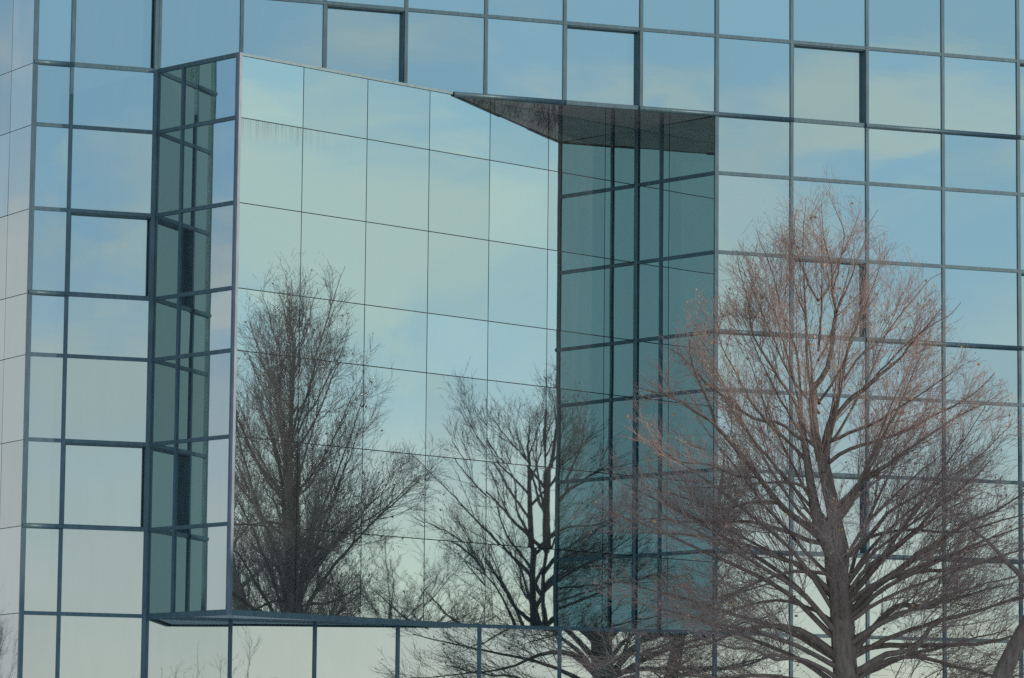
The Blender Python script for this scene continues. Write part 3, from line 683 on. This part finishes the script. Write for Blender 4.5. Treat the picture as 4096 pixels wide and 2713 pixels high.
# ------------------------------------------------------------------ sky and sun
w = bpy.data.worlds.new('World'); S.world = w; w.use_nodes = True
nt = w.node_tree; N_ = nt.nodes; bg = N_['Background']
SUN = (math.cos(SUN_EL) * math.cos(SUN_AZ), math.cos(SUN_EL) * math.sin(SUN_AZ), math.sin(SUN_EL))
sky = N_.new('ShaderNodeTexSky'); sky.sky_type = 'NISHITA'; sky.sun_disc = False
sky.sun_elevation = SUN_EL; sky.sun_rotation = math.pi / 2 - SUN_AZ; sky.air_density = 1.0; sky.dust_density = 0.6; sky.ozone_density = 1.2
bg.inputs[1].default_value = 0.1
tc = N_.new('ShaderNodeTexCoord'); sp = N_.new('ShaderNodeSeparateXYZ'); nt.links.new(tc.outputs['Generated'], sp.inputs[0])
def mth(op, a, b=None, clamp=False):
    n = N_.new('ShaderNodeMath'); n.operation = op; n.use_clamp = clamp
    for k, q in enumerate((a, b)):
        if q is None: continue
        if isinstance(q, (int, float)): n.inputs[k].default_value = q
        else: nt.links.new(q, n.inputs[k])
    return n.outputs[0]
def mrange(x, a, b, c, d):
    n = N_.new('ShaderNodeMapRange'); n.interpolation_type = 'SMOOTHSTEP'; nt.links.new(x, n.inputs[0])
    for k, q in enumerate((a, b, c, d)): n.inputs[k + 1].default_value = q
    return n.outputs[0]
def mixc(f, a, b):
    n = N_.new('ShaderNodeMixRGB')
    if isinstance(f, (int, float)): n.inputs[0].default_value = f
    else: nt.links.new(f, n.inputs[0])
    for k, q in ((1, a), (2, b)):
        if isinstance(q, tuple): n.inputs[k].default_value = (*[c * 10 for c in q], 1)
        else: nt.links.new(q, n.inputs[k])
    return n.outputs[0]
X, Y, Z = sp.outputs
sunward = mth('ADD', mth('MULTIPLY', X, math.cos(GLOW_AZ)), mth('MULTIPLY', Y, math.sin(GLOW_AZ)))
toward = mrange(sunward, 0.2, 0.98, 0, 1)
away = mth('MULTIPLY', mrange(sunward, -0.15, -0.7, 0, 1), mrange(Y, -0.3, 0.25, 0, 1))
blue = mixc(toward, (0.345, 0.545, 0.775), (0.54, 0.80, 0.98))
low = mixc(toward, (0.66, 0.64, 0.69), (1.75, 1.40, 1.00))
low = mixc(away, low, (0.83, 0.75, 0.74))
hz = mrange(mth('ADD', mth('SUBTRACT', Z, mrange(Y, 0.4, 0.75, 0, 0.05)), mth('MULTIPLY', toward, 0.035)), 0.02, 0.19, 1, 0)
base = mixc(hz, blue, low)
zz = mth('ADD', Z, 0.10)
cv = N_.new('ShaderNodeCombineXYZ'); nt.links.new(mth('DIVIDE', X, zz), cv.inputs[0]); nt.links.new(mth('DIVIDE', Y, zz), cv.inputs[1]); nt.links.new(mth('MULTIPLY', Z, 6.0), cv.inputs[2])
cv2 = N_.new('ShaderNodeCombineXYZ'); nt.links.new(mth('MULTIPLY', X, 9.0), cv2.inputs[0]); nt.links.new(mth('MULTIPLY', Y, 9.0), cv2.inputs[1]); nt.links.new(mth('MULTIPLY', Z, 21.0), cv2.inputs[2])
cn = noise(nt, 1.0, 6, cv2.outputs[0], 0.52)
cn.inputs['Distortion'].default_value = 0.5
cl = mrange(mth('SUBTRACT', cn.outputs[0], mth('MULTIPLY', mth('MAXIMUM', mth('SUBTRACT', Z, 0.165), 0.0), 1.6)), 0.42, 0.62, 0, 0.85)
ccol = mixc(toward, (0.66, 0.66, 0.67), (0.88, 0.96, 0.90)); ccol = mixc(away, ccol, (0.80, 0.74, 0.73))
cl = mth('MULTIPLY', cl, mrange(Z, 0.03, 0.11, 0.25, 1))
lowsky = mixc(cl, base, ccol)
bank = mth('MULTIPLY', mrange(X, -0.55, -0.85, 0, 0.85), mrange(Y, 0.1, -0.25, 0, 1))
lowsky = mixc(bank, lowsky, (0.38, 0.45, 0.46))
bank2 = mth('MULTIPLY', mrange(X, -0.05, -0.3, 0, 0.9), mrange(Y, -0.5, -0.8, 0, 1))
lowsky = mixc(bank2, lowsky, (0.37, 0.525, 0.59))
hi = mrange(Z, 0.45, 1.0, 0, 0.35)
fin = mixc(hi, lowsky, sky.outputs[0])
nt.links.new(fin, bg.inputs[0])

sl = bpy.data.lights.new('sun', 'SUN'); sl.energy = 2.3; sl.angle = math.radians(0.53); sl.color = (1.0, 0.86, 0.70)
so = link('sun', sl); so.rotation_euler = Vector(SUN).to_track_quat('Z', 'Y').to_euler()

S.view_settings.view_transform = 'Standard'; S.view_settings.look = 'None'; S.view_settings.gamma = 1; S.view_settings.exposure = 0
S.render.engine = 'CYCLES'
cy = S.cycles; cy.max_bounces = 10; cy.glossy_bounces = 8; cy.diffuse_bounces = 3; cy.use_denoising = False; cy.sample_clamp_indirect = 6; cy.caustics_reflective = True
S.render.filter_size = 1.6 if hasattr(S.render, 'filter_size') else 1.5
